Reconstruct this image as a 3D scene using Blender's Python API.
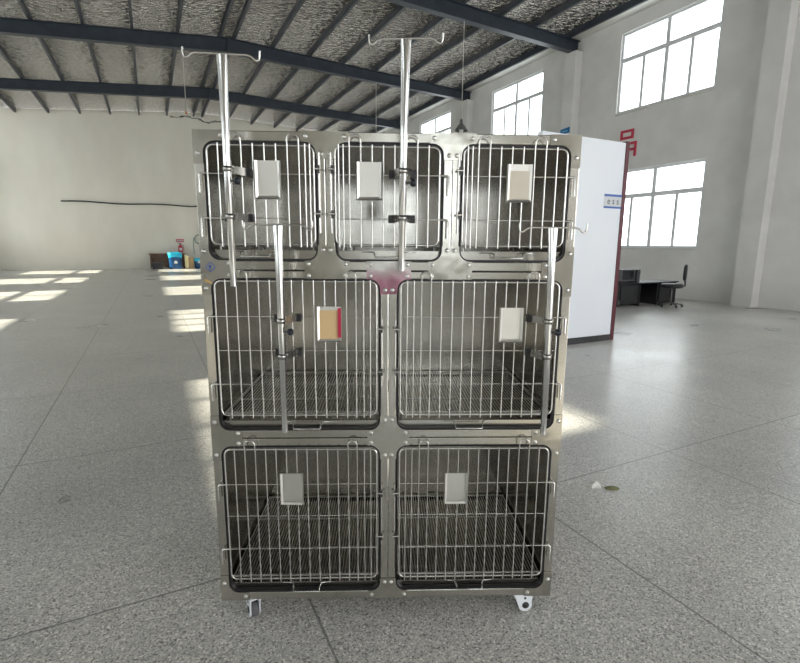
import bpy, bmesh, math, random
from mathutils import Vector, Matrix
for o in list(bpy.data.objects): bpy.data.objects.remove(o)
S = bpy.context.scene
COL = S.collection
PI = math.pi
random.seed(7)

# ------------------------------------------------------------------ camera
FPX = 485.0
yaw, pitch, roll = 0.0317084, 0.1768875, 0.0076241
cy, sy, cp, sp, cr, sr = math.cos(yaw), math.sin(yaw), math.cos(pitch), math.sin(pitch), math.cos(roll), math.sin(roll)
fw = Vector((sy*cp, cy*cp, -sp)); r0 = Vector((cy, -sy, 0)); u0 = r0.cross(fw)
rt = cr*r0 + sr*u0; up = -sr*r0 + cr*u0
cd = bpy.data.cameras.new('camera'); cam = bpy.data.objects.new('camera', cd); COL.objects.link(cam)
cd.sensor_width = 36; cd.sensor_fit = 'HORIZONTAL'; cd.lens = FPX/800*36; cd.clip_end = 200; cd.clip_start = .05
M = Matrix((rt, up, -fw)).transposed().to_4x4(); M.translation = Vector((-0.0127, -1.6038, 1.3776))
cam.matrix_world = M
S.camera = cam

# ------------------------------------------------------------------ hall frame: c = across (towards the window wall), s = along the hall
TH = math.radians(25.158)
HA = Vector((-math.sin(TH), math.cos(TH), 0)); HN = Vector((math.cos(TH), math.sin(TH), 0))
def H(c, s, z=0): return HN*c + HA*s + Vector((0, 0, z))

# ------------------------------------------------------------------ light
w = bpy.data.worlds.new('sky'); S.world = w; w.use_nodes = True
bg = w.node_tree.nodes['Background']; bg.inputs[0].default_value = (.97, .98, 1, 1); bg.inputs[1].default_value = 6.5
sun = bpy.data.lights.new('sun', 'SUN'); so = bpy.data.objects.new('sun', sun); COL.objects.link(so)
sun.energy = 21; sun.angle = math.radians(1.2); sun.color = (1, .9, .74)
sd = (HN + HA*.035 + Vector((0, 0, -.715))).normalized()
so.rotation_euler = sd.to_track_quat('-Z', 'Y').to_euler(); so.location = H(-30, 0, 20)
def portal(name, c, z0, z1, s0, s1, side):
    l = bpy.data.lights.new(name, 'AREA'); l.shape = 'RECTANGLE'; l.size = s1-s0; l.size_y = z1-z0
    l.cycles.is_portal = True
    o = bpy.data.objects.new(name, l); COL.objects.link(o)
    o.location = H(c, (s0+s1)/2, (z0+z1)/2)
    d = HN*side                                        # light shines along d
    z = -d; x = HA; y = z.cross(x)
    m = Matrix((x, y, z)).transposed().to_4x4(); m.translation = o.location; o.matrix_world = m
S.view_settings.view_transform = 'Standard'; S.view_settings.look = 'None'
S.view_settings.exposure = -0.15; S.view_settings.gamma = 1; S.view_settings.use_curve_mapping = False

C0, C1, S0, S1, RIDGE = -7.76, 12.0, -9.3, 28.5, 2.12
portal('window_light_portal', C1+.3, 5.23, 7.47, S0+1, S1-1, -1)
portal('window_light_portal', C1+.3, 1.32, 3.62, S0+1, S1-1, -1)
portal('window_light_portal', C0-.3, 5.23, 7.47, S0+1, S1-1, 1)
portal('window_light_portal', C0-.3, 1.32, 3.62, S0+1, S1-1, 1)

l = bpy.data.lights.new('added_gateway_portal', 'AREA'); l.shape = 'RECTANGLE'; l.size = 9; l.size_y = 5.2; l.cycles.is_portal = True  # portal for the invented gateway, added for more light from behind the camera
o = bpy.data.objects.new('added_gateway_portal', l); COL.objects.link(o)
m = Matrix((-HN, Vector((0, 0, 1)), -HA)).transposed().to_4x4(); m.translation = H(5.5, S0-.3, 2.6); o.matrix_world = m

# ------------------------------------------------------------------ materials
def mat(name, col=(.5, .5, .5), rough=.5, metal=0, **k):
    m = bpy.data.materials.new(name); m.use_nodes = True
    b = m.node_tree.nodes['Principled BSDF']
    b.inputs['Base Color'].default_value = (*col, 1); b.inputs['Roughness'].default_value = rough
    b.inputs['Metallic'].default_value = metal
    for kk, v in k.items(): b.inputs[kk.replace('_', ' ')].default_value = v
    return m
def nt(m): return m.node_tree.nodes, m.node_tree.links, m.node_tree.nodes['Principled BSDF']
def noisecol(m, a, b_, scale=5, detail=6, lo=.35, hi=.65, stretch=None, bump=0, rough=None, coord='Object', dist=.02):
    n, l, p = nt(m)
    tc = n.new('ShaderNodeTexCoord'); mp = n.new('ShaderNodeMapping'); l.new(tc.outputs[coord], mp.inputs[0])
    if stretch: mp.inputs['Scale'].default_value = stretch
    t = n.new('ShaderNodeTexNoise'); t.inputs['Scale'].default_value = scale; t.inputs['Detail'].default_value = detail
    l.new(mp.outputs[0], t.inputs[0])
    r = n.new('ShaderNodeValToRGB'); r.color_ramp.elements[0].position = lo; r.color_ramp.elements[1].position = hi
    r.color_ramp.elements[0].color = (*a, 1); r.color_ramp.elements[1].color = (*b_, 1)
    l.new(t.outputs[0], r.inputs[0]); l.new(r.outputs[0], p.inputs['Base Color'])
    if rough:
        mr = n.new('ShaderNodeMapRange'); mr.inputs[3].default_value = rough[0]; mr.inputs[4].default_value = rough[1]
        l.new(t.outputs[0], mr.inputs[0]); l.new(mr.outputs[0], p.inputs['Roughness'])
    if bump:
        bp = n.new('ShaderNodeBump'); bp.inputs['Strength'].default_value = bump; bp.inputs['Distance'].default_value = dist
        l.new(t.outputs[0], bp.inputs['Height']); l.new(bp.outputs[0], p.inputs['Normal'])
    return m, t, r
STEEL = noisecol(mat('brushed_steel', metal=1), (.53, .51, .465), (.57, .55, .505), 3, 3, stretch=(40, 40, 1.5), rough=(.24, .32))[0]
STEELH = noisecol(mat('brushed_steel_horizontal', metal=1), (.51, .49, .445), (.58, .555, .51), 4, 2, rough=(.16, .30), bump=.4, dist=.01)[0]
PLATE = noisecol(mat('plate_steel', metal=1), (.50, .48, .435), (.58, .555, .505), 9, 2, stretch=(1, 1, 1), rough=(.12, .26), bump=.4, dist=.006)[0]
LINING = noisecol(mat('lining_steel', rough=.19, metal=1), (.47, .45, .415), (.50, .48, .445), 3, 1, stretch=(7, 7, .2))[0]
WIRE = mat('polished_wire', (.70, .685, .655), .26, .92)
POLISH = mat('polished_tube', (.66, .655, .645), .17, 1)
GRATEM = mat('grate_wire', (.62, .61, .585), .34, .92)
DARKST = mat('dark_steel', (.09, .088, .085), .4, .8)
RUBBER = mat('black_rubber', (.012, .012, .014), .45)
WHITEP = mat('white_plastic', (.78, .80, .84), .35)
GREYP = mat('grey_wheel', (.10, .10, .105), .55)
RIV = mat('rivet_steel', (.68, .67, .64), .3, 1)

def purple_tint(m):  # blends purple into the plate colour towards its lower part
    n, l, p = nt(m)
    src = p.inputs['Base Color'].links[0].from_socket
    tc = n.new('ShaderNodeTexCoord'); sx = n.new('ShaderNodeSeparateXYZ'); l.new(tc.outputs['Object'], sx.inputs[0])
    t = n.new('ShaderNodeTexNoise'); t.inputs['Scale'].default_value = 14; l.new(tc.outputs['Object'], t.inputs[0])
    ma = n.new('ShaderNodeMath'); ma.operation = 'MULTIPLY_ADD'; ma.inputs[1].default_value = .05; l.new(t.outputs[0], ma.inputs[0]); l.new(sx.outputs[2], ma.inputs[2])
    mr = n.new('ShaderNodeMapRange'); mr.inputs[1].default_value = 1.335; mr.inputs[2].default_value = 1.285; l.new(ma.outputs[0], mr.inputs[0])
    mx = n.new('ShaderNodeMixRGB'); mx.inputs[2].default_value = (.42, .21, .27, 1); l.new(mr.outputs[0], mx.inputs[0]); l.new(src, mx.inputs[1]); l.new(mx.outputs[0], p.inputs['Base Color'])
    return m
PLATE_TINTED = purple_tint(noisecol(mat('plate_steel_purple', metal=1), (.54, .51, .49), (.64, .61, .59), 9, 2, rough=(.14, .3), bump=.4, dist=.006)[0])

# floor: ground terrazzo with joints
FLOOR = mat('terrazzo', rough=.33)
n, l, p = nt(FLOOR)
tc = n.new('ShaderNodeTexCoord')
v = n.new('ShaderNodeTexVoronoi'); v.inputs['Scale'].default_value = 190; l.new(tc.outputs['Object'], v.inputs[0])
sepc = n.new('ShaderNodeSeparateColor'); l.new(v.outputs['Color'], sepc.inputs[0])
rp = n.new('ShaderNodeValToRGB'); e = rp.color_ramp.elements
e[0].position = 0; e[0].color = (.14, .135, .125, 1); e[1].position = 1; e[1].color = (.92, .90, .85, 1)
for pos, cc in ((.22, (.43, .42, .40)), (.55, (.53, .52, .495)), (.80, (.64, .625, .595)), (.92, (.74, .72, .68))):
    q = e.new(pos); q.color = (*cc, 1)
l.new(sepc.outputs[0], rp.inputs[0])
t = n.new('ShaderNodeTexNoise'); t.inputs['Scale'].default_value = .9; t.inputs['Detail'].default_value = 8; l.new(tc.outputs['Object'], t.inputs[0])
r2 = n.new('ShaderNodeValToRGB'); r2.color_ramp.elements[0].position = .3; r2.color_ramp.elements[0].color = (.80, .80, .80, 1)
r2.color_ramp.elements[1].position = .7; r2.color_ramp.elements[1].color = (1.08, 1.07, 1.05, 1); l.new(t.outputs[0], r2.inputs[0])
mx = n.new('ShaderNodeMixRGB'); mx.blend_type = 'MULTIPLY'; mx.inputs[0].default_value = 1; l.new(rp.outputs[0], mx.inputs[1]); l.new(r2.outputs[0], mx.inputs[2])
sx = n.new('ShaderNodeSeparateXYZ'); l.new(tc.outputs['Object'], sx.inputs[0])
def M2(op, a, b=None, b2=None):
    q = n.new('ShaderNodeMath'); q.operation = op
    for i, x in enumerate((a, b, b2)):
        if x is None: continue
        if isinstance(x, (int, float)): q.inputs[i].default_value = x
        else: l.new(x, q.inputs[i])
    return q.outputs[0]
def joint(ax, off, sp_):
    q = M2('PINGPONG', M2('SUBTRACT', sx.outputs[ax], off), sp_/2)
    return M2('LESS_THAN', q, .0045)
j = M2('MAXIMUM', joint(0, -.235, 1.30), joint(1, .505, 1.655))
mj = n.new('ShaderNodeMixRGB'); mj.inputs[2].default_value = (.13, .128, .12, 1); l.new(M2('MULTIPLY', j, .75), mj.inputs[0]); l.new(mx.outputs[0], mj.inputs[1])
l.new(mj.outputs[0], p.inputs['Base Color'])
mr = n.new('ShaderNodeMapRange'); mr.inputs[3].default_value = .2; mr.inputs[4].default_value = .42; l.new(t.outputs[0], mr.inputs[0]); l.new(mr.outputs[0], p.inputs['Roughness'])

PLASTER = noisecol(mat('plaster_wall', rough=.85), (.64, .63, .61), (.72, .71, .685), 1.3, 8, bump=.15, dist=.01)[0]
CREAM = noisecol(mat('cream_plaster_wall', rough=.85), (.74, .70, .61), (.80, .765, .68), .8, 8, stretch=(1, 1, .5), bump=.1, dist=.01)[0]
CONC = noisecol(mat('ledge_paint', rough=.8), (.60, .59, .56), (.68, .67, .64), 2, 5)[0]
BEAM = noisecol(mat('blue_grey_beam', rough=.45), (.024, .032, .044), (.034, .044, .058), 3, 4)[0]
PURL = noisecol(mat('grey_purlin', rough=.5), (.050, .056, .066), (.075, .080, .090), 3, 4)[0]
ALU = mat('white_aluminium', (.72, .73, .74), .4)
GLASS = bpy.data.materials.new('window_glass'); GLASS.use_nodes = True
n, l = GLASS.node_tree.nodes, GLASS.node_tree.links; n.remove(n['Principled BSDF'])
tr = n.new('ShaderNodeBsdfTransparent'); tr.inputs[0].default_value = (.93, .96, .96, 1); gl = n.new('ShaderNodeBsdfGlossy'); gl.inputs['Roughness'].default_value = .02
ms = n.new('ShaderNodeMixShader'); ms.inputs[0].default_value = .07; l.new(tr.outputs[0], ms.inputs[1]); l.new(gl.outputs[0], ms.inputs[2]); l.new(ms.outputs[0], n['Material Output'].inputs[0])
# crinkled foil insulation
FOIL = mat('foil_insulation', (.50, .475, .43), .18, 1)
n, l, p = nt(FOIL)
tc = n.new('ShaderNodeTexCoord'); mp = n.new('ShaderNodeMapping'); l.new(tc.outputs['Object'], mp.inputs[0]); mp.inputs['Scale'].default_value = (2.2, 7, 1)
t = n.new('ShaderNodeTexNoise'); t.inputs['Scale'].default_value = 1.7; t.inputs['Detail'].default_value = 5; t.inputs['Distortion'].default_value = 1.4; l.new(mp.outputs[0], t.inputs[0])
t2 = n.new('ShaderNodeTexVoronoi'); t2.inputs['Scale'].default_value = 2.0; l.new(mp.outputs[0], t2.inputs[0])
ad = n.new('ShaderNodeMath'); ad.operation = 'ADD'; l.new(t.outputs[0], ad.inputs[0]); l.new(t2.outputs[0], ad.inputs[1])
bp = n.new('ShaderNodeBump'); bp.inputs['Strength'].default_value = 1; bp.inputs['Distance'].default_value = .2; l.new(ad.outputs[0], bp.inputs['Height']); l.new(bp.outputs[0], p.inputs['Normal'])

# ------------------------------------------------------------------ mesh helpers
class MB:
    def __init__(s): s.v = []; s.f = []; s.sm = []
    def add(s, vs, fs, smooth=False):
        k = len(s.v); s.v += [tuple(q) for q in vs]; s.f += [tuple(i+k for i in f) for f in fs]; s.sm += [smooth]*len(fs); return s
    def box(s, x0, x1, y0, y1, z0, z1):
        vs = [(x, y, z) for z in (z0, z1) for y in (y0, y1) for x in (x0, x1)]
        return s.add(vs, [(0, 2, 3, 1), (4, 5, 7, 6), (0, 1, 5, 4), (2, 6, 7, 3), (0, 4, 6, 2), (1, 3, 7, 5)])
    def tube(s, pts, r, n=8, cap=True, flat=None):
        """r: radius or list; flat: list of (rx factor) flattening across the second axis"""
        pts = [Vector(p) for p in pts]; k = len(pts); rr = r if isinstance(r, (list, tuple)) else [r]*k
        vs = []; T = []
        for i in range(k):
            a = pts[max(i-1, 0)]; b = pts[min(i+1, k-1)]; T.append((b-a).normalized())
        ref = Vector((0, 0, 1)) if abs(T[0].z) < .9 else Vector((0, 1, 0))
        nx = T[0].cross(ref).normalized()
        for i in range(k):
            nx = (nx - T[i]*nx.dot(T[i])).normalized(); ny = T[i].cross(nx)
            ri = rr[i]; a, b = (ri, ri) if not isinstance(ri, (tuple, list)) else ri
            for q in range(n):
                an = 2*PI*q/n; vs.append(pts[i] + nx*math.cos(an)*a + ny*math.sin(an)*b)
        fs = [(i*n+q, i*n+(q+1) % n, (i+1)*n+(q+1) % n, (i+1)*n+q) for i in range(k-1) for q in range(n)]
        s.add(vs, fs, True)
        if cap: s.add([vs[q] for q in range(n)], [tuple(range(n))[::-1]]); s.add([vs[(k-1)*n+q] for q in range(n)], [tuple(range(n))])
        return s
    def prism(s, poly, a0, a1, plane='xz'):
        def P(u, v_, w_): return {'xz': (u, w_, v_), 'yz': (w_, u, v_), 'xy': (u, v_, w_)}[plane]
        k = len(poly); vs = [P(u, v_, a0) for u, v_ in poly] + [P(u, v_, a1) for u, v_ in poly]
        fs = [tuple(range(k)), tuple(range(2*k-1, k-1, -1))] + [(i, i+k, (i+1) % k+k, (i+1) % k) for i in range(k)]
        return s.add(vs, fs)
    def lathe(s, prof, cx=0, cy=0, n=20, axis='z', o=(0, 0, 0)):
        vs = []
        for r, h in prof:
            for q in range(n):
                a = 2*PI*q/n; c_, s_ = r*math.cos(a), r*math.sin(a)
                vs.append({'z': (o[0]+c_, o[1]+s_, o[2]+h), 'y': (o[0]+c_, o[1]+h, o[2]+s_), 'x': (o[0]+h, o[1]+c_, o[2]+s_)}[axis])
        k = len(prof); fs = [(i*n+q, i*n+(q+1) % n, (i+1)*n+(q+1) % n, (i+1)*n+q) for i in range(k-1) for q in range(n)]
        return s.add(vs, fs, True)
    def build(s, name, m, parent=None, bevel=0, smooth_all=False):
        me = bpy.data.meshes.new(name); me.from_pydata(s.v, [], s.f); me.update()
        me.polygons.foreach_set('use_smooth', [True]*len(s.f) if smooth_all else s.sm)
        bm = bmesh.new(); bm.from_mesh(me); bmesh.ops.recalc_face_normals(bm, faces=bm.faces); bm.to_mesh(me); bm.free()
        o = bpy.data.objects.new(name, me); COL.objects.link(o); me.materials.append(m)
        if parent: o.parent = parent
        if bevel:
            b = o.modifiers.new('bevel', 'BEVEL'); b.width = bevel; b.segments = 2; b.limit_method = 'ANGLE'; b.angle_limit = math.radians(50)
        return o
def empty(name, loc, rz=0):
    o = bpy.data.objects.new(name, None); COL.objects.link(o); o.location = loc; o.rotation_euler = (0, 0, rz); o.empty_display_size = .1; return o
def tag(o, label, cat, group=None):
    o['label'] = label; o['category'] = cat
    if group: o['group'] = group
    return o
def hallobj(o, c=0, s=0, z=0):
    o.location = H(c, s, z); o.rotation_euler = (0, 0, TH); return o
def struct(o): o['kind'] = 'structure'; return o

# ------------------------------------------------------------------ the hall
fl = MB().box(C0-.3, C1+.3, S0-.3, S1+.3, -.2, 0).build('floor', FLOOR); struct(hallobj(fl))
BAYS = [-3.84, 2.12, 7.94, 14.04, 20.0, 25.96]; HW = 1.45
UP, LO = (5.25, 7.45), (1.34, 3.60)
def zt(c): return 8.15-(.036*(c-RIDGE) if c > RIDGE else .095*(RIDGE-c))
def zb(c): return zt(c)-.45+.010*abs(c-RIDGE)
def side_wall(name, cin, cout):
    WTOP = zt((cin+cout)/2)+.19
    b = MB(); edges = [S0]
    for q in BAYS: edges += [q-HW, q+HW]
    edges.append(S1)
    for i in range(len(edges)-1):
        if i % 2 == 0: b.box(cin, cout, edges[i], edges[i+1], 0, WTOP)
        else:
            for z0, z1 in ((0, LO[0]), (LO[1], UP[0]), (UP[1], WTOP)): b.box(cin, cout, edges[i], edges[i+1], z0, z1)
    return struct(hallobj(b.build(name, PLASTER)))
side_wall('wall_right', C1, C1+.24); side_wall('wall_left', C0-.24, C0)
def end_wall(name, s0, s1, m, holes=()):
    b = MB()
    b.prism([(C0, 0), (C1, 0), (C1, zt(C1)+.19), (RIDGE, 8.34), (C0, zt(C0)+.19)], s0, s1, 'xz')
    return struct(hallobj(b.build(name, m)))
end_wall('wall_far', S1, S1+.24, CREAM)
# unseen wall behind the photographer, gateway opening added to light the foreground floor
b = MB(); b.prism([(C0, 5.2), (C1, 5.2), (C1, zt(C1)+.19), (RIDGE, 8.34), (C0, zt(C0)+.19)], S0-.24, S0, 'xz')
for c0, c1, z0, z1 in ((C0, -4.95, 0, 5.2), (-4.95, -2.05, 0, 1.34), (-4.95, -2.05, 3.6, 5.2), (-2.05, 1.2, 0, 5.2), (9.8, C1, 0, 5.2)): b.box(c0, c1, S0-.24, S0, z0, z1)
struct(hallobj(b.build('wall_back', CREAM)))
# windows
wn = 0
def window(side, sc_, z0, z1, loc=None):
    global wn; wn += 1
    cc = C1+.10 if side > 0 else C0-.10
    root = struct(empty('window_%d' % wn, loc or H(cc, sc_, z0), TH+(PI/2 if loc else 0))); hh = z1-z0; hb = hh*.665
    f = MB(); t_ = .045
    for a, c_ in ((-HW, -HW+.07), (HW-.07, HW)): f.box(-t_, t_, a, c_, 0, hh)
    f.box(-t_, t_, -HW+.07, HW-.07, 0, .07); f.box(-t_, t_, -HW+.07, HW-.07, hh-.07, hh); f.box(-t_, t_, -HW+.07, HW-.07, hb-.06, hb+.06)
    f.box(-t_, t_, -.055, .055, .07, hb-.05); f.box(-t_, t_, -.055, .055, hb+.05, hh-.07)
    for x in (-.7, .7): f.box(-t_*.6, t_*.6, x-.042, x+.042, .07, hb-.05)
    f.build('window_frame', ALU, root)
    g = MB().box(-.003, .003, -HW+.06, HW-.06, .06, hh-.06); g.build('pane', GLASS, root)
    if side > 0:
        MB().box(-.16, .02, -HW, HW, -.05, 0).build('window_sill', CONC, root)
for side in (1, -1):
    for q in BAYS:
        for z0, z1 in (LO, UP): window(side, q, z0, z1)
window(-1, 0, 1.34, 3.6, H(-3.5, S0-.12, 1.34))  # unseen back-wall window, added as a highlight reflected in the top cages
# pilasters
k = 0
for q in (-6.82, -.86, 5.10, 11.06, 17.02, 22.98):
    for c0, c1 in ((C1-.3, C1), (C0, C0+.3)):
        k += 1; ztop = zb(c0)
        struct(hallobj(MB().box(c0, c1, q-.22, q+.22, 0, ztop).build('trim_%d' % k, PLASTER)))
# ledge below the eaves
for c0, c1, z0, z1 in ((C1-.43, C1, zt(C1)+.05, zt(C1)+.14), (C0, C0+.43, zt(C0)+.05, zt(C0)+.14)):
    k += 1; struct(hallobj(MB().box(c0, c1, S0, S1, z0, z1).build('trim_%d' % k, CONC)))
# rafters
for q in (-6.82, -.86, 5.10, 11.06, 17.02, 22.98):
    root = tag(empty('roof_rafter', H(RIDGE, q, 7.70), TH),
        {11.06: 'nearest dark blue steel rafter, crossing the top right of the roof', 17.02: 'dark blue steel rafter with a ridge joint, second from the camera',
         22.98: 'farthest dark blue steel rafter, close before the cream end wall'}.get(q, 'dark blue steel rafter over and behind the photographer'), 'rafter', 'steel roof rafters')
    for sd_, cc in ((-1, C0+.02), (1, C1-.02)):
        x = cc-RIDGE; b = MB()
        a0, a1 = zb(RIDGE)-7.70, zt(RIDGE)-7.70; e0, e1 = zb(cc)-7.70, zt(cc)-7.70
        b.prism([(0, a0), (x, e0), (x, e1), (0, a1)], -.012, .012, 'xz')
        b.prism([(0, a0), (x, e0), (x, e0+.02), (0, a0+.02)], -.11, .11, 'xz')
        b.prism([(0, a1-.02), (x, e1-.02), (x, e1), (0, a1)], -.11, .11, 'xz')
        b.build('rafter_half', BEAM, root)
    MB().box(-.02, .02, -.14, .14, -.06, .46).build('joint_plate', BEAM, root)
# purlins and insulation
pc = [RIDGE-.19, RIDGE+.19]
for i in range(1, 7): pc += [RIDGE+.19+1.30*i, RIDGE-.19-1.30*i]
pc = [q for q in pc if C0+1 < q < C1-1]; pc += [C1-.50, C0+.50]
pl = {0: 0}
pc.sort()
for i, c in enumerate(pc):
    z = zt(c)
    b = MB(); sg = 1 if c > RIDGE else -1; hz = .19 if i not in (0, len(pc)-1) else .24; dz = 0
    b.box(-.005, .005, S0, S1, dz, dz+hz); b.box(-.075 if sg < 0 else 0, 0 if sg < 0 else .075, S0, S1, dz, dz+.01); b.box(-.075 if sg < 0 else 0, 0 if sg < 0 else .075, S0, S1, dz+hz-.01, dz+hz)
    o = hallobj(b.build('roof_purlin', BEAM if hz > .2 else PURL), c, 0, z)
    where = 'along the window wall at the eaves' if i == len(pc)-1 else 'along the opposite eaves' if i == 0 else None
    if where is None:
        kk = round((abs(c-RIDGE)-.19)/1.30)
        sidew = 'window-wall' if c > RIDGE else 'left-hand'
        where = 'beside the ridge on its %s side' % sidew if kk == 0 else '%s from the ridge on its %s slope' % (['', 'second', 'third', 'fourth', 'fifth', 'sixth', 'last'][kk], sidew)
    tag(o, 'dark grey steel purlin %s' % where if hz < .2 else 'blue steel eaves purlin %s' % where, 'purlin', 'roof purlins')
b = MB()
nb = 120
for sd_, ce in ((-1, C0-.1), (1, C1+.1)):
    x0, x1 = (RIDGE, ce)
    b.prism([(x0, 8.345), (x1, zt(ce)+.195), (x1, zt(ce)+.34), (x0, 8.49)], S0-.24, S1+.24, 'xz')
struct(hallobj(b.build('ceiling', FOIL)))

# ------------------------------------------------------------------ white partition beside the cages
WHITEB = noisecol(mat('white_panel', rough=.4), (.80, .83, .88), (.83, .86, .90), .7, 3)[0]
RED = mat('dark_red_trim', (.10, .012, .022), .4); GRAN = noisecol(mat('black_granite', rough=.3), (.008, .008, .009), (.05, .05, .05), 60, 3)[0]
root = tag(empty('partition_panel', H(5.40, 3.48, 0), TH), 'tall white partition panel with dark red end trim, right of the steel cages', 'panel')
MB().box(-1.60, -.07, 0, .09, .09, 2.80).build('board', WHITEB, root, bevel=.003)
MB().box(-.07, 0, -.012, .10, 0, 2.82).build('end_trim', RED, root, bevel=.004)
MB().box(-1.60, -.07, -.01, .095, 0, .09).build('skirting', GRAN, root)
BLUEP = mat('blue_ink', (.05, .13, .42), .5); INK = mat('dark_ink', (.10, .10, .11), .6); LAB = mat('label_white', (.62, .64, .66), .5)
lab = MB().box(-.42, -.07, -.0035, -.0005, 1.91, 2.09); lb = lab.build('wall_label', LAB, root)
lb['label'] = 'small label with two blue lines and three letters'
q = MB(); q.box(-.42, -.072, -.006, -.0035, 2.065, 2.095); q.box(-.42, -.072, -.006, -.0035, 1.905, 1.93); q.build('blue_line', BLUEP, lb)
def text(body, size, m, parent, loc, rot, name='lettering'):
    c_ = bpy.data.curves.new(name, 'FONT'); c_.body = body; c_.size = size; c_.extrude = .001; c_.align_x = 'CENTER'; c_.align_y = 'CENTER'
    o = bpy.data.objects.new(name, c_); COL.objects.link(o); bpy.context.view_layer.update()
    me = bpy.data.meshes.new_from_object(o); bpy.data.objects.remove(o)
    o = bpy.data.objects.new(name, me); COL.objects.link(o); me.materials.append(m); o.parent = parent; o.location = loc; o.rotation_euler = rot
    return o
text('e s s', .13, INK, lb, (-.24, -.005, 2.0), (PI/2, 0, 0))

# ------------------------------------------------------------------ things at the far end wall
E_ = S1
tag(hallobj(MB().tube([(-4.5+i*.5, -.05, 3.40+.03*math.sin(i*.9)+(.05 if i > 12 else 0)) for i in range(18)], .034, 6).build('black_cable', RUBBER), 0, E_), 'black cable sagging across the cream end wall', 'cable')
EXT = mat('extinguisher_red', (.55, .03, .05), .35)
root = tag(empty('fire_extinguisher', H(.80, E_-.14, .84), TH), 'red fire extinguisher hung on the end wall under a red sign', 'fire extinguisher')
MB().lathe([(0, 0), (.1, 0), (.11, .03), (.11, .34), (.06, .42), (.03, .44), (0, .44)]).build('cylinder_body', EXT, root)
q = MB(); q.box(-.02, .02, -.02, .02, .44, .5); q.box(-.1, .04, -.012, .012, .5, .53); q.build('valve', RUBBER, root)
MB().tube([(.03, 0, .47), (.14, -.02, .42), (.15, -.02, .15)], .012, 6).build('hose', RUBBER, root)
MB().box(-.06, .06, -.116, -.108, .14, .28).build('body_label', LAB, root)
SGN = mat('sign_red', (.60, .09, .13), .5)
root = tag(empty('safety_sign', H(.80, E_-.012, 1.43), TH), 'small red sign with white lettering above the extinguisher', 'sign')
MB().box(-.2, .2, 0, .01, 0, .17).build('sign_board', SGN, root)
q = MB()
for i in range(4): q.box(-.16+i*.09, -.10+i*.09, -.004, -.0002, .05, .12)
q.build('lettering', LAB, root)
CARD = mat('cardboard', (.42, .30, .17), .8); CARDL = mat('pale_cardboard', (.85, .74, .42), .7)
root = tag(empty('carton', H(1.36, E_-.56, 0), TH), 'brown cardboard carton with open pale flap between the blue bags', 'carton')
MB().box(-.38, .02, -.25, .25, .0, .62).build('box_body', CARD, root, bevel=.01)
q = MB().add([(-.40, -.26, .02), (-.24, -.34, .02), (-.24, -.34, .70), (-.42, -.26, .74)], [(0, 1, 2, 3)]); fo = q.build('flap', CARDL, root)
fo.modifiers.new('s', 'SOLIDIFY').thickness = .02
BAGB = noisecol(mat('blue_bag', rough=.4), (.0, .035, .13), (.005, .09, .24), 6, 3)[0]; BAGC = mat('cyan_bag', (.02, .50, .75), .4)
def bag(c, s, wd, ht, label, grp):
    root = tag(empty('plastic_bag', H(c, s, 0), TH), label, 'bag', grp)
    b = MB(); N = 14; prof = [(0, .84), (.08, .97), (.35, 1), (.6, .98), (.8, 1.02), (1, 1.08)]
    vs = []
    for h, k_ in prof:
        for i in range(N):
            a = 2*PI*i/N; ca, sa = math.cos(a), math.sin(a); e_ = .5
            vs.append((wd/2*k_*math.copysign(abs(ca)**e_, ca)*(1+.05*math.sin(5*a+h*7)), wd*.32*k_*math.copysign(abs(sa)**e_, sa), ht*.72*h))
    b.add(vs, [(i*N+j_, i*N+(j_+1) % N, (i+1)*N+(j_+1) % N, (i+1)*N+j_) for i in range(len(prof)-1) for j_ in range(N)] + [tuple(range(N))], True)
    b.build('bag_body', BAGB, root)
    b = MB(); vs = []
    for h, k_ in ((.70, 1.08), (.85, 1.12), (1, 1.16), (.98, .9), (.8, .6)):
        for i in range(N):
            a = 2*PI*i/N; ca, sa = math.cos(a), math.sin(a)
            vs.append((wd/2*k_*math.copysign(abs(ca)**.5, ca), wd*.32*k_*math.copysign(abs(sa)**.5, sa), ht*(h+.03*math.sin(3*a))))
    b.add(vs, [(i*N+j_, i*N+(j_+1) % N, (i+1)*N+(j_+1) % N, (i+1)*N+j_) for i in range(4) for j_ in range(N)] + [tuple(range(4*N, 5*N))], True)
    b.build('bag_rim', BAGC, root)
    MB().prism([(-.06, .3), (.08, .28), (.1, .4), (0, .46), (-.07, .4)], -wd*.345, -wd*.325, 'xz').build('printed_mark', LAB, root)
bag(.46, E_-.85, .62, .88, 'large blue plastic bag with cyan rim, left of the carton', 'blue bags by the end wall')
bag(1.66, E_-.62, .46, .56, 'smaller blue bag with cyan rim, right of the carton beside the cage', 'blue bags by the end wall')
DKW = mat('dark_wood', (.035, .025, .022), .5); BRW = noisecol(mat('brown_board', rough=.6), (.16, .10, .07), (.22, .14, .10), 4, 4)[0]
root = tag(empty('wooden_bench', H(.1, E_-.22, 0), TH), 'low brown wooden bench along the end wall behind the bags', 'bench')
MB().box(-.9, .9, -.06, .18, .76, .82).build('bench_top', BRW, root)
for x in (-.85, .79): MB().box(x, x+.06, -.05, .17, 0, .76).build('leg', BRW, root)
MB().box(-.79, .79, .13, .17, .10, .76).build('back_board', BRW, root)
tag(hallobj(MB().box(-.25, .25, -.2, .2, 0, .3).box(-.26, .26, -.21, .21, .3, .34).build('storage_box', mat('dark_plastic', (.02, .02, .025), .5), bevel=.01), -.42, E_-.95), 'black storage box on the floor left of the blue bag', 'box')
HOSE = mat('green_hose', (.08, .20, .17), .5)
root = tag(empty('hose_reel', H(1.72, E_-.1, 1.05), TH), 'dark green hose coil hung on the end wall near the cage edge', 'hose')
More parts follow.
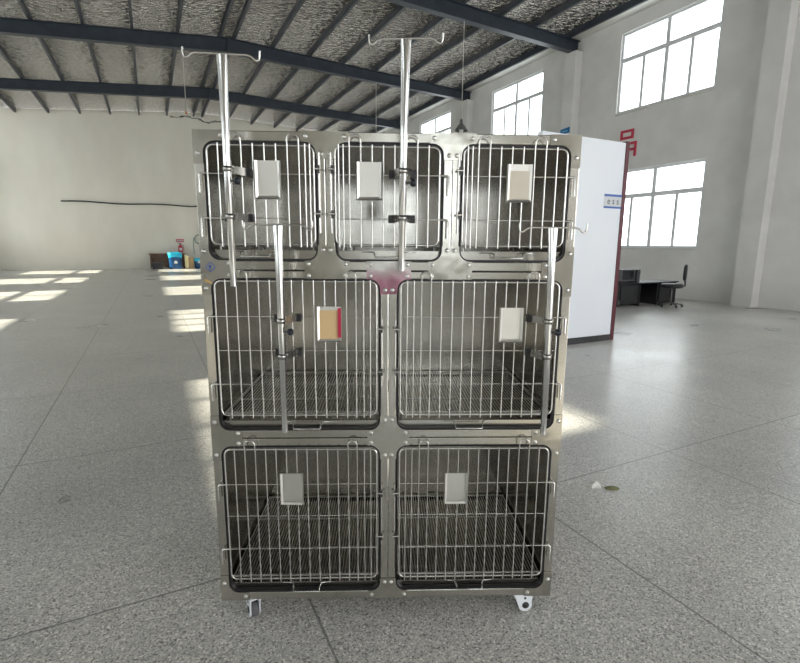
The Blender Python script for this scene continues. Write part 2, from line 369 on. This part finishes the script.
MB().tube([(.16*math.cos(a*.4), -.03-a*.003, .55+.24*math.sin(a*.4)) for a in range(34)], .022, 6).build('coil', HOSE, root)
MB().tube([(-.22, 0, .62), (-.24, 0, .2), (-.22, 0, -.3)], .014, 6).build('pipe', HOSE, root)
MB().tube([(-.03, .09, .79), (-.03, -.09, .79)], .02, 6).build('hook', DARKST, root)
# crack band under the end-wall roof line
CR = mat('crack_dark', (.06, .055, .05), .9)
pts = [(.75, 8.02), (1.14, 8.0), (1.5, 8.12), (1.9, 8.05), (2.25, 8.0), (2.63, 7.86), (2.95, 7.98), (3.3, 8.06), (3.6, 8.02)]
b = MB()
for i in range(len(pts)-1):
    (x0, z0), (x1, z1) = pts[i], pts[i+1]
    for k_ in range(4):
        t0, t1 = k_/4, (k_+1)/4; j0 = random.uniform(-.05, .05); j1 = random.uniform(-.05, .05); wd = random.uniform(.015, .06)
        a0, a1, c0_, c1_ = x0+(x1-x0)*t0, x0+(x1-x0)*t1, z0+(z1-z0)*t0+j0, z0+(z1-z0)*t1+j1
        b.prism([(a0, c0_-wd), (a1, c1_-wd*.6), (a1, c1_+wd*.4), (a0, c0_+wd)], -.006, .01, 'xz')
cr_ = hallobj(b.build('trim_40', CR), 0, E_); struct(cr_)

# ------------------------------------------------------------------ right wall: red characters, sign, desk with monitor
RCH = mat('red_letter', (.50, .03, .07), .5)
def frame_char(b, s0, s1, z0, z1, t_, d0=-.03):
    b.box(d0, 0, s0, s1, z0, z0+t_); b.box(d0, 0, s0, s1, z1-t_, z1); b.box(d0, 0, s0, s0+t_, z0+t_, z1-t_); b.box(d0, 0, s1-t_, s1, z0+t_, z1-t_)
b = MB(); frame_char(b, 8.70, 9.14, 4.47, 4.73, .07)
tag(hallobj(b.build('wall_character', RCH), C1), 'upper red square character on the white window wall', 'lettering', 'red wall characters')
b = MB(); frame_char(b, 8.57, 9.01, 4.13, 4.37, .07); b.box(-.03, 0, 8.57, 8.64, 3.96, 4.13)
tag(hallobj(b.build('wall_character', RCH), C1), 'lower red character with one leg, partly behind the white partition', 'lettering', 'red wall characters')
SB = mat('sign_blue', (.0, .16, .38), .4)
root = tag(empty('blue_sign', H(C1-.30, 11.10, 4.98), TH), 'small blue sign on the pilaster above the cages', 'sign')
MB().add([(-.0, .19, .0), (-.0, -.2, .03), (-.0, -.2, .20), (-.0, .19, .17), (-.015, .19, .0), (-.015, -.2, .03), (-.015, -.2, .20), (-.015, .19, .17)],
         [(0, 1, 2, 3), (4, 5, 6, 7), (0, 1, 5, 4), (1, 2, 6, 5), (2, 3, 7, 6), (3, 0, 4, 7)]).build('sign_board', SB, root)
MB().box(-.018, -.0152, -.12, .12, .08, .11).build('lettering', mat('pale_blue', (.3, .5, .65), .5), root)
MB_BLK = mat('black_desk', (.012, .012, .014), .45)
root = tag(empty('desk', H(9.80, 6.40, 0), TH), 'low black desk standing before the window wall beyond the partition', 'desk')
MB().box(-1.05, 1.05, -.28, .30, .52, .55).build('desktop', MB_BLK, root, bevel=.003)
for x in (-1.03, -.32, .32, .99): MB().box(x, x+.04, -.24, .28, 0, .52).build('side_panel', MB_BLK, root)
MB().box(-.99, .99, .24, .27, .08, .52).build('back_board', MB_BLK, root)
for x in (-.97, .38): 
    d = MB().box(x, x+.6, -.26, -.235, .06, .5).build('door', MB_BLK, root, bevel=.004); MB().box(x+.48, x+.5, -.275, -.26, .25, .35).build('handle', DARKST, d)
MG = mat('monitor_grey', (.07, .07, .075), .45); SCR = mat('dark_screen', (.02, .022, .025), .15)
root = tag(empty('monitor', H(9.10, 6.36, .55), TH), 'old grey box monitor standing on the black desk', 'monitor')
q = MB(); q.box(-.24, .24, -.16, .0, .03, .31); q.prism([(0, .05), (.26, .09), (.26, .24), (0, .29)], -.18, .18, 'yz'); q.build('housing', MG, root, bevel=.01)
MB().box(-.19, .19, -.165, -.16, .07, .28).build('screen', SCR, root); MB().lathe([(0, 0), (.13, 0), (.12, .02), (.05, .035), (0, .035)], o=(0, .03, 0)).build('stand', MG, root)
tag(hallobj(MB().box(-.05, .05, -.2, .18, 0, .3).box(-.046, .046, -.208, -.2, .2, .27).build('computer_tower', MG, bevel=.006), 9.46, 6.40, .55), 'slim grey computer case standing right of the monitor', 'computer')
root = tag(empty('office_chair', H(10.05, 5.75, 0), TH+.5), 'black office chair with round back in front of the desk', 'chair')
MB().lathe([(0, .0), (.2, 0), (.24, .03), (.24, .07), (.2, .1), (0, .1)], o=(0, 0, .44)).build('seat', RUBBER, root)
MB().lathe([(0, -.03), (.17, -.03), (.2, 0), (.17, .03), (0, .03)], axis='y', o=(0, -.24, .80)).build('backrest', RUBBER, root)
MB().tube([(0, -.1, .45), (0, -.26, .5), (0, -.25, .68)], .02).build('back_bar', DARKST, root); MB().tube([(0, 0, .08), (0, 0, .45)], .03).build('column', DARKST, root)
for i in range(5):
    a = i*2*PI/5; lg = MB().tube([(0, 0, .1), (.25*math.cos(a), .25*math.sin(a), .06)], .017, 6).build('leg', DARKST, root)
    MB().lathe([(0, -.012), (.028, -.012), (.028, .012), (0, .012)], n=10, axis='x', o=(.25*math.cos(a), .25*math.sin(a), .028)).build('wheel', RUBBER, lg)
# small things on the floor
LIT = mat('litter_white', (.75, .74, .70), .6)
b = MB(); b.add([(0, 0, 0), (.055, -.005, 0), (.07, .05, 0), (.025, .075, 0), (-.025, .04, 0), (.01, .012, .020), (.045, .015, .012), (.045, .045, .024), (.018, .05, .016)], [(0, 1, 6, 5), (1, 2, 7, 6), (2, 3, 8, 7), (3, 4, 8), (4, 0, 5, 8), (5, 6, 7, 8), (0, 4, 3, 2, 1)])
o = b.build('paper_scrap', LIT); o.location = (1.185, .96, .0005); tag(o, 'crumpled white paper scrap on the floor right of the cages', 'litter')
b = MB(); b.lathe([(0, 0), (.022, 0), (.03, .004), (.018, .012), (0, .014)], n=7); o = b.build('dry_leaf', mat('olive_leaf', (.20, .20, .10), .8)); o.location = (1.30, .955, 0); o.scale = (1.5, .8, 1)
tag(o, 'small olive dry leaf beside the white paper scrap', 'litter')

# ------------------------------------------------------------------ hanging lamps
CORD = mat('pale_cord', (.42, .41, .36), .7); SHD = mat('lamp_shade_grey', (.16, .155, .15), .5, .3, ); BULB = mat('bulb_glass', (.75, .75, .72), .1, 0)
def pendant(c, s, zlow, label, shade=True):
    root = tag(empty('pendant_lamp', H(c, s, zlow), TH), label, 'lamp', 'pendant lamps on cords')
    L = zb(c)-zlow
    MB().tube([(0, 0, .36 if shade else .1), (0, 0, L)], .013, 6).build('cord', CORD, root)
    if shade:
        MB().lathe([(.03, .38), (.045, .34), (.05, .26), (.10, .20), (.19, .07), (.20, .05), (.19, .055), (.10, .185), (.03, .25)], n=24).build('lamp_shade', SHD, root)
        MB().lathe([(0, 0), (.05, .015), (.07, .06), (.05, .12), (.03, .18), (.03, .24)], n=14).build('bulb', BULB, root)
    else:
        MB().lathe([(0, 0), (.03, .01), (.035, .05), (.022, .1), (0, .11)], n=12).build('lamp_holder', mat('orange_holder', (.55, .22, .06), .5), root)
pendant(7.62, 11.06, 4.60, 'grey conical lamp hanging on a long cord right of the centre pole')
pendant(7.58, 17.02, 4.60, 'grey conical lamp on a cord from the second rafter, hidden low behind the cages')
pendant(.70, 17.02, 5.58, 'bare cord with orange holder hanging left of the cages', False)

# ------------------------------------------------------------------ the bank of cages
ZB = .085
cage = tag(empty('cage_bank', (0, 0, 0)), 'stainless steel bank of seven animal cages on castors', 'animal cage')
DEP = .62
W2 = .61
# module frames
def frame_front(b, z0, z1, t0, t1, posts, y0=0., y1=.028):
    b.box(-W2, -W2+.030, y0, y1, z0, z1); b.box(W2-.030, W2, y0, y1, z0, z1)
    b.box(-W2+.03, W2-.03, y0, y1, z0, z0+t0); b.box(-W2+.03, W2-.03, y0, y1, z1-t1, z1)
    for x, h in posts:
        b.box(x-h, x-.0008, y0, y1, z0+t0, z1-t1); b.box(x+.0008, x+h, y0, y1, z0+t0, z1-t1)
def module(z0, z1, t0, t1, posts):
    z0 += ZB; z1 += ZB; b = MB(); frame_front(b, z0, z1, t0, t1, posts); 
    b.box(-W2, -W2+.03, DEP, DEP+.028, z0, z1); b.box(W2-.03, W2, DEP, DEP+.028, z0, z1)
    b.box(-W2+.03, W2-.03, DEP, DEP+.028, z0, z0+t0); b.box(-W2+.03, W2-.03, DEP, DEP+.028, z1-t1, z1)
    for x in (-W2, W2-.03): b.box(x, x+.03, .028, DEP, z0, z0+t0); b.box(x, x+.03, .028, DEP, z1-t1, z1)
    f = b.build('module_frame', STEELH, cage, bevel=.0025)
    for x in (-W2+.002, W2-.005): MB().box(x, x+.003, .028, DEP, z0+t0, z1-t1).build('side_panel', STEEL, cage)
    return f
module(0, .6275, .03, .0265, [(0, .0265)])
module(.6295, 1.2065, .0275, .0255, [(0, .0265)])
module(1.2085, 1.638, .0295, .030, [(-.2015, .0265), (.2015, .0265)])
b = MB().box(-W2+.031, W2-.031, .03, DEP-.002, ZB+1.625, ZB+1.628); b.build('top_panel', STEEL, cage)

# gusset plates with concave corners and rivets
rv0 = MB().lathe([(.0074, 0), (.0068, -.0025), (.004, -.0048), (0, -.005)], n=12, axis='y').build('rivet', RIV, cage)
rv_used = [False]
def rivet(x, z, parent):
    if not rv_used[0]: o = rv0; rv_used[0] = True
    else: o = rv0.copy(); COL.objects.link(o)
    o.parent = parent; o.location = (x, -.003, ZB+z)
def arc(cx, cz, r, a0, a1, n=7):
    return [(cx+r*math.cos(math.radians(a0+(a1-a0)*i/n)), cz+r*math.sin(math.radians(a0+(a1-a0)*i/n))) for i in range(n+1)]
R_ = .036
def gusset(poly, rivets, m=PLATE, mark=None):
    o = MB().prism([(x, z+ZB) for x, z in poly], -.003, -.0002, 'xz').build('corner_plate', m, cage)
    for x, z in rivets: rivet(x, z, o)
    return o
X0, X1 = .61, .580
A_ = .10                                             # arm length
def L(sx, zc0, zc1, up):                             # outer corners; zc0 outer z, zc1 opening edge z, up=+1 plate at top
    d = -1 if up else 1
    p_ = [(X0, zc0), (X0, zc0+d*A_), (X1, zc0+d*A_)]
    cx, cz = X1-R_, zc1+d*R_
    p_ += (arc(cx, cz, R_, 0, 90) if up else arc(cx, cz, R_, 0, -90)) + [(X0-A_, zc1), (X0-A_, zc0)]
    p_ = [(sx*x, z) for x, z in p_]
    gusset(p_, [(sx*(X0-A_+.012), (zc0+zc1)/2), (sx*.596, zc0+d*(A_-.03))])
for sx in (-1, 1): L(sx, 1.639, 1.607, True); L(sx, -.001, .031, False)
def side_t(sx, zs, zt_, zb_, ha=.082):               # plates bridging a seam at the outer edge: zt_ bottom of the upper opening, zb_ top of the lower opening
    p_ = [(X0, zs+ha), (X1, zs+ha)] + arc(X1-R_, zt_+R_, R_, 0, -90) + [(X0-.105, zt_), (X0-.105, zb_)] + arc(X1-R_, zb_-R_, R_, 90, 0) + [(X1, zs-ha), (X0, zs-ha)]
    gusset([(sx*x, z) for x, z in p_], [(sx*(.518), zt_-.010), (sx*.518, zb_+.010), (sx*.596, zs+ha-.022), (sx*.596, zs-ha+.022)])
side_t(-1, 1.2075, 1.239, 1.181); side_t(1, 1.2075, 1.239, 1.181); side_t(-1, .6285, .658, .601); side_t(1, .6285, .658, .601)
def cross(x, hp, zt_, zb_, upper, lower, hw=.073, ha=.05, m=PLATE, riv=1):
    """plate around post x. upper: post continues above, lower: below"""
    zs = (zt_+zb_)/2; P_ = []
    P_ += [(x+hw, zb_), (x+hw, zt_)]
    if upper: P_ += arc(x+hp+R_, zt_+R_, R_, -90, -180) + [(x+hp, zt_+ha), (x-hp, zt_+ha)] + arc(x-hp-R_, zt_+R_, R_, 0, -90)
    P_ += [(x-hw, zt_), (x-hw, zb_)]
    if lower: P_ += arc(x-hp-R_, zb_-R_, R_, 90, 0) + [(x-hp, zb_-ha), (x+hp, zb_-ha)] + arc(x+hp+R_, zb_-R_, R_, 180, 90)
    rv = [(x+s_*(hw-.013), z) for s_ in (-1, 1) for z in ((zt_-.010, zb_+.010) if zt_-zb_ > .05 else (zs,))]
    if upper: rv += [(x-.012, zt_+ha-.014), (x+.012, zt_+ha-.014)]
    if lower: rv += [(x-.012, zb_-ha+.014), (x+.012, zb_-ha+.014)]
    gusset(P_, rv, m)
cross(-.2015, .0285, 1.639, 1.607, False, True); cross(.2015, .0285, 1.639, 1.607, False, True)
cross(-.2015, .0285, 1.239, 1.181, True, False); cross(.2015, .0285, 1.239, 1.181, True, False)
cross(0, .0285, 1.239, 1.181, False, True, m=PLATE_TINTED)
cross(0, .0285, .658, .601, True, True)
cross(0, .0285, .031, -.001, True, False)

# compartments
rows = [  # xl, xr, z0, z1 (openings), latch side (-1 left, +1 right)
    (-.580, -.2285, 1.238, 1.608, -1), (-.1745, .1745, 1.238, 1.608, 1), (.2285, .580, 1.238, 1.608, 1),
    (-.580, -.0265, .657, 1.181, -1), (.0265, .580, .657, 1.181, 1),
    (-.580, -.0265, .030, .601, -1), (.0265, .580, .030, .601, 1)]
def vpos(xl, xr, latch, small):
    """wire positions across a door, measured from the latch side"""
    if small: base = [0, .0355, .071, .1065, .142, .1775, .213, .2485, .284, .303, .3175, .329]
    else: base = [0, .0355, .071, .1065, .142, .1775, .213, .2485, .284, .3195, .355, .3905, .426, .457, .482, .504, .525]
    if latch < 0: return [xl+.015+q for q in base]
    return [xr-.015-q for q in base]
CARDT = mat('tan_card', (.62, .43, .22), .6); CARDR = mat('red_card_edge', (.45, .02, .06), .5); CARDB = mat('beige_card', (.62, .56, .47), .6)
HOLD = noisecol(mat('holder_steel', metal=1), (.70, .68, .64), (.76, .74, .70), 4, 3, rough=(.36, .46))[0]
holders = [(-.3775, 1.43), (-.0625, 1.4295), (.4115, 1.428), (-.1955, .976), (.407, .974), (-.336, .392), (.2375, .390)]
thx = [-.43, .0, .39, -.28, .28, -.298, .302]
for ci, (xl, xr, z0, z1, lt) in enumerate(rows):
    small = ci < 3; Z0, Z1 = z0+ZB, z1+ZB
    # lining
    t_ = .0015; e_ = .002
    b = MB()
    if True:
        yb = DEP-.01
        b.box(xl-e_, xl-e_+t_, .029, yb, Z0-.001, Z1+.0015); b.box(xr+e_-t_, xr+e_, .029, yb, Z0-.001, Z1+.0015)
        b.box(xl-e_+t_, xr+e_-t_, yb-t_, yb, Z0-.001, Z1+.0015); b.box(xl-e_+t_, xr+e_-t_, .029, yb-t_, Z1, Z1+.0015)
        b.box(xl-e_+t_, xr+e_-t_, .029, yb-t_, Z0-.001, Z0+.0005)
    b.build('compartment_lining', LINING, cage)
    # black gasket ring round the opening
    g = MB(); gw = .0065
    def rr(d, r):
        return (arc(xr-d-r, Z1-d-r, r, 0, 90, 6)+arc(xl+d+r, Z1-d-r, r, 90, 180, 6)+arc(xl+d+r, Z0+d+r, r, 180, 270, 6)+arc(xr-d-r, Z0+d+r, r, 270, 360, 6))
    o_, i_ = rr(.0005, R_), rr(gw, R_-gw); k_ = len(o_)
    vs = [(x, .002, z) for x, z in o_]+[(x, .002, z) for x, z in i_]+[(x, .020, z) for x, z in o_]+[(x, .020, z) for x, z in i_]
    fs = []
    for i in range(k_):
        j_ = (i+1) % k_; fs += [(i, j_, k_+j_, k_+i), (k_+i, k_+j_, 3*k_+j_, 3*k_+i), (2*k_+i, 2*k_+j_, j_, i), (2*k_+i, 3*k_+i, 3*k_+j_, 2*k_+j_)]
    g.add(vs, fs).build('gasket', RUBBER, cage)
    # tray
    zt0 = Z0+.003; th = .030 if small else .026
    tb = MB(); tx0, tx1 = xl+.010, xr-.010
    tb.box(tx0, tx1, .030, DEP-.03, zt0, zt0+.0015)
    tb.box(tx0, tx1, .022, .0235, zt0, zt0+th); tb.box(tx0, tx1, .014, .0235, zt0+th, zt0+th+.0015)
    tb.box(tx0, tx0+.0015, .0235, DEP-.03, zt0+.0015, zt0+th); tb.box(tx1-.0015, tx1, .0235, DEP-.03, zt0+.0015, zt0+th); tb.box(tx0, tx1, DEP-.0315, DEP-.03, zt0, zt0+th)
    tb.box(tx0, tx1, .0235, .030, zt0, zt0+.0015)
    tray = tb.build('tray', LINING, cage)
    hx = thx[ci]; zh = zt0+th-.003
    MB().tube([(hx-.088, .018, zh), (hx-.052, .014, zh), (hx-.047, -.008, zh-.003), (hx-.046, -.014, zh-.016), (hx+.046, -.014, zh-.016), (hx+.047, -.008, zh-.003), (hx+.052, .014, zh), (hx+.088, .018, zh)], .0023, 6).build('tray_handle', WIRE, tray)
    # grate
    zg = Z0+.055
    gb = MB(); nrod = int((xr-xl-.03)/.0108)
    gx0, gx1 = xl+.012, xr-.012
    for i in range(nrod+1):
        x = gx0+(gx1-gx0)*i/nrod; gb.tube([(x, .024, zg), (x, DEP-.03, zg)], .0013, 5, cap=False)
    for y in (.026, .19, .40, DEP-.03): gb.tube([(gx0-.004, y, zg-.004), (gx1+.004, y, zg-.004)], .0028, 6)
    for x in (gx0, gx1): gb.tube([(x, .024, zg-.004), (x, DEP-.028, zg-.004)], .0028, 6)
    for x in (gx0+.01, gx1-.01):
        for y in (.05, DEP-.05): gb.tube([(x, y, zg), (x, y, zt0+.0015)], .003, 6)
    gb.build('floor_grate', GRATEM, cage)
    # door
    yd = -.012; d = MB(); V = vpos(xl, xr, lt, small)
    xa, xb = min(V[0], V[-1]), max(V[0], V[-1])
    za, zc = (Z0+.053, Z1-.015) if small else ((Z0+.060, Z1-.008) if ci < 5 else (Z0+.065, Z1-.008))
    if small: za = Z0+.053
    rc = .020; rad = .0031
    ring = arc(xb-rc, zc-rc, rc, 0, 90, 4)+arc(xa+rc, zc-rc, rc, 90, 180, 4)+arc(xa+rc, za+rc, rc, 180, 270, 4)+arc(xb-rc, za+rc, rc, 270, 360, 4)
    pts_ = [(x, yd, z) for x, z in ring]; pts_ = [((pts_[-1][0]+pts_[0][0])/2, yd, (pts_[-1][2]+pts_[0][2])/2)]+pts_+[((pts_[-1][0]+pts_[0][0])/2, yd, (pts_[-1][2]+pts_[0][2])/2)]
    d.tube(pts_, rad, 8)
    hz = {0: (1.508, 1.372), 1: (1.057, .943, .827), 2: (.463, .343, .215)}[0 if small else (1 if ci < 5 else 2)]
    ucols = (2, 7) if small else (2, 13)
    if small: up_pairs = [(V[2], V[3]), (V[7], V[8])] if ci == 0 else [(V[2], V[3]), (V[7], V[8])]
    else: up_pairs = [(V[2], V[3]), (V[12], V[13])]
    if ci == 2: up_pairs = [(V[2], V[3]), (V[7], V[8])]
    inU = [q for pr in up_pairs for q in pr]
    dh = []
    for x in V[1:-1]:
        if x in inU: continue
        d.tube([(x, yd-.0055, za-.008), (x, yd-.0055, zc+.005)], .0024, 7)
    for z in hz:
        d.tube([(xa, yd, z+ZB), (xb, yd, z+ZB)], .0024, 7)
    if not small: d.tube([(xa+.01, yd, za+.012), (xb-.01, yd, za+.012)], .0022, 6)
    door = d.build('wire_door', WIRE, cage)
    for a, c_ in up_pairs:
        a, c_ = min(a, c_), max(a, c_); rr_ = (c_-a)/2; xm = (a+c_)/2; zt_ = zc+.012+(.006 if not small else .004)
        p_ = [(a, yd-.0055, za-.008), (a, yd-.0055, zc)] + [(xm-rr_*math.cos(PI*i/8), yd-.010, zt_+rr_*math.sin(PI*i/8)) for i in range(9)] + [(c_, yd-.0055, zc), (c_, yd-.0055, za-.008)]
        MB().tube(p_, .0026, 7).build('wire_loop', WIRE, door)
    # latches
    for z in ((hz[0], hz[-1])):
        xo = V[0]; sg = lt
        xe = sg*.592 if ci != 1 else .187
        MB().tube([(xo, yd, z+ZB), (xe-sg*.004, yd-.002, z+ZB), (xe, yd-.003, z+ZB-.004), (xe, yd-.003, z+ZB-.058)], .0036, 7).build('latch', WIRE, door)
    # hinges on the other side
    xh = V[-1]; sg = -lt; xr_ = xh+sg*.014 if not small else xh+sg*.0115
    if small: zr = (1.575, 1.328); zz = (1.525, 1.388)
    elif ci < 5: zr = (1.047, .816); zz = (1.016, .869)
    else: zr = (.457, .226); zz = (.426, .259)
    rod = MB().tube([(xr_+sg*.003, -.005, zr[0]+ZB), (xr_+sg*.003, -.005, zr[1]+ZB)], .0038, 8).build('hinge_rod', WIRE, cage)
    for z in zz:
        MB().tube([(xh-sg*.0, yd, z+ZB), (xr_+sg*.012, yd-.004, z+ZB)], .0034, 7).build('hinge_pin', WIRE, door)
        MB().box(xr_-.003, xr_+.006, -.016, -.001, z+ZB-.013, z+ZB-.003).box(xr_-.003, xr_+.006, -.016, -.001, z+ZB+.003, z+ZB+.011).build('hinge_knuckle', DARKST, rod)
    # card holder
    hx, hz0 = holders[ci]; hw, hh = .0405, .116; yh = yd-.012
    hb = MB(); zz0 = hz0+ZB
    hb.box(hx-hw, hx+hw, yh, yh+.0012, zz0, zz0+hh)
    for sx in (-1, 1):
        hb.add([(hx+sx*hw, yh, zz0), (hx+sx*hw, yh, zz0+hh), (hx+sx*(hw-.003), yh-.006, zz0+hh), (hx+sx*(hw-.003), yh-.006, zz0+.003), (hx+sx*(hw-.010), yh-.002, zz0+hh), (hx+sx*(hw-.010), yh-.002, zz0+.010)],
               [(0, 1, 2, 3), (3, 2, 4, 5)])
    hb.add([(hx-hw, yh, zz0), (hx+hw, yh, zz0), (hx+hw-.003, yh-.006, zz0+.003), (hx-hw+.003, yh-.006, zz0+.003), (hx+hw-.010, yh-.002, zz0+.010), (hx-hw+.010, yh-.002, zz0+.010)],
           [(0, 1, 2, 3), (3, 2, 4, 5)])
    h_ = hb.build('card_holder', HOLD, door)
    if ci == 3:
        h_['label'] = 'holder with a tan card and red edge'
        q = MB().box(hx-hw+.004, hx+.028, yh-.0025, yh-.001, zz0+.003, zz0+hh-.012); q.build('card', CARDT, h_)
        MB().box(hx+.0285, hx+hw-.001, yh-.0072, yh-.0060, zz0+.014, zz0+hh-.004).build('card_edge', CARDR, h_)
    if ci == 2:
        h_['label'] = 'holder with a beige card'
        MB().box(hx-hw+.004, hx+hw-.004, yh-.0025, yh-.001, zz0+.003, zz0+hh-.020).build('card', CARDB, h_)

# stickers on the left seam plate
BL2 = mat('blue_print', (.03, .10, .40), .5)
def dring(b, cx, cz, r, t_, y=-.0036):
    o_ = [(cx, cz+r), (cx+r, cz), (cx, cz-r), (cx-r, cz)]; i_ = [(cx, cz+r-t_), (cx+r-t_, cz), (cx, cz-r+t_), (cx-r+t_, cz)]
    vs = [(x, yy, z) for yy in (y, y+.0004) for x, z in o_+i_]; fs = []
    for i in range(4):
        j_ = (i+1) % 4; fs += [(i, j_, 4+j_, 4+i), (8+i, 8+j_, 12+j_, 12+i), (i, j_, 8+j_, 8+i), (4+i, 4+j_, 12+j_, 12+i)]
    b.add(vs, fs)
b = MB(); dring(b, -.578, 1.217+ZB, .017, .003); b.box(-.581, -.577, -.0036, -.0032, ZB+1.209, ZB+1.225); b.box(-.584, -.574, -.0036, -.0032, ZB+1.218, ZB+1.221); b.build('sticker', BL2, cage)
MB().prism([(-.598, 1.180+ZB), (-.575, 1.168+ZB), (-.577, 1.162+ZB), (-.600, 1.172+ZB)], -.0036, -.0032, 'xz').build('sticker', mat('tan_tape', (.55, .36, .13), .6), cage)

# castors
def castor(x, y, rz):
    r_ = .030; tr = .024
    body = MB(); m = Matrix.Translation((x, y, 0)) @ Matrix.Rotation(rz, 4, 'Z')
    # white side covers, tear-drop outline in the x-z plane of the castor, trail towards +x
    out = [(-.026, ZB), (.034, ZB), (.034, ZB-.012)] 
    cxw, czw = tr-.006, r_+.0
    outl = [(-.030, ZB-.004), (cxw+.030, ZB-.004)] + arc(cxw, czw, .0265, 25, -150, 12) + [(-.022, ZB-.022)]
    def sided(y0, y1):
        b = MB().prism(outl, y0, y1, 'xz'); return b
    parts = []
    b = sided(-.019, -.015); b2 = sided(.015, .019); b.add(b2.v, b2.f); b.box(-.034, cxw+.030, -.020, .020, ZB-.004, ZB-.0005)
    wheel = MB().lathe([(0, -.0145), (.026, -.0145), (r_, -.011), (r_, .011), (.026, .0145), (0, .0145)], n=24, axis='y', o=(cxw, 0, r_))
    ax = MB().lathe([(0, -.021), (.0135, -.021), (.0135, .021), (0, .021)], n=16, axis='y', o=(cxw+.001, 0, czw)); 
    stem = MB().lathe([(0, -.0205), (.0045, -.0205), (.0045, .0205), (0, .0205)], n=12, axis='y', o=(cxw-.002, 0, czw+.030))
    for q in (b, wheel, ax, stem): q.v = [tuple(m @ Vector(v_)) for v_ in q.v]
    br = b.build('castor', WHITEP, cage); wheel.build('wheel', GREYP, br); ax.build('axle_cap', RUBBER, br); stem.build('bolt', RUBBER, br)
castor(-.513, .042, math.radians(-60)); castor(.505, .034, math.radians(4)); castor(-.50, DEP-.05, math.radians(30)); castor(.50, DEP-.05, math.radians(-20))

# ------------------------------------------------------------------ drip poles
KNOB = mat('black_knob', (.01, .012, .02), .3); CLMP = mat('clamp_steel', (.42, .41, .39), .25, 1)
def pole(x, zbot, ln, hz, label, lean=0, hooktilt=0, knob=1, hhalf=.104):
    z0 = zbot+ZB; root = tag(empty('drip_pole', (x, -.10, z0)), label, 'drip stand', 'hooked drip poles clamped to the cages')
    tx = lambda z: lean*z/ln
    R0 = .0118
    rod = MB().tube([(tx(0), 0, 0), (tx(.12), 0, .12), (tx(.121), 0, .121), (tx(ln-.22), 0, ln-.22), (tx(ln-.12), 0, ln-.12), (tx(ln-.05), 0, ln-.05), (tx(ln), 0, ln)],
        [.0096, .0100, .0106, R0*.97, (R0*1.03, R0*.85), (R0*1.12, R0*.6), (R0*1.3, R0*.35)], 20)
    rod.build('rod', POLISH, root)
    zt_ = ln+.002; p_ = []
    for sgn in (-1, 1):
        h = [(.070, 0), (.082, -.004), (.090, -.012), (.097, -.0145), (.1015, -.012), (.104, -.003), (.105, .012)]
        q = [(lean+sgn*a, -.001+(hooktilt*sgn*a), zt_+c_) for a, c_ in h]
        p_ = (q[::-1] + p_) if sgn < 0 else p_ + q
    MB().tube(p_, .0030, 8).build('hook_bar', WIRE, root)
    for i, z in enumerate(hz):
        zl = z+ZB-z0; cx = tx(zl); off = .008*(-1 if x > 0.2 else 1 if x < -.2 else 0)
        b = MB(); hw = .042; yb = .071
        # strap: from the wires to the pole and round it
        path = [(-hw+off, yb), (-.036+off, yb), (-.014, .0125), (0, .0120), (.014, .0125), (.036+off, yb), (hw+off, yb)]
        vs = []
        for px, py in path:
            vs += [(cx+px, py, zl-.0115), (cx+px, py, zl+.0115)]
        for px, py in path:
            k2 = 1.0; vs += [(cx+px*.93, py+.0018, zl-.0115), (cx+px*.93, py+.0018, zl+.0115)]
        n_ = len(path); fs = []
        for a in range(n_-1):
            fs += [(2*a, 2*a+2, 2*a+3, 2*a+1), (2*n_+2*a, 2*n_+2*a+1, 2*n_+2*a+3, 2*n_+2*a+2), (2*a+1, 2*a+3, 2*n_+2*a+3, 2*n_+2*a+1), (2*a, 2*n_+2*a, 2*n_+2*a+2, 2*a+2)]
        b.add(vs, fs)
        b.lathe([(.0122, -.008), (.0138, -.008), (.0138, .008), (.0122, .008)], o=(cx, 0, zl))
        br = b.build('clamp_strap', CLMP, root)
        q = MB()
        for sgn in (-1, 1):
            xx = cx+sgn*.033+off; q.box(xx-.009, xx+.009, yb-.012, yb+.008, zl-.012, zl+.012); 
        q.build('clamp_block', RUBBER, br)
        if i == 0:
            kn = MB().tube([(cx+.009, -.004, zl-.034), (cx+.024, -.008, zl-.034)], .0035, 8).build('knob_stem', DARKST, br)
            MB().lathe([(0, -.006), (.009, -.006), (.0115, -.001), (.0115, .006), (.009, .010), (0, .011)], n=14, axis='x', o=(cx+.027, -.009, zl-.034)).build('knob', KNOB, br)
pole(-.476, 1.164, .655, (1.508, 1.372), 'drip pole on the top left cage, rising above the cage top', hooktilt=.1)
pole(.0375, 1.214, .654, (1.508, 1.372), 'centre drip pole on the top middle cage, tallest of the four', lean=.008, hooktilt=-.1)
pole(-.336, .692, .655, (1.057, .943), 'lower left drip pole clamped to the middle row, hook below the top left door')
pole(.511, .682, .664, (1.057, .943), 'lower right drip pole clamped to the middle row at the right edge', lean=-.009)
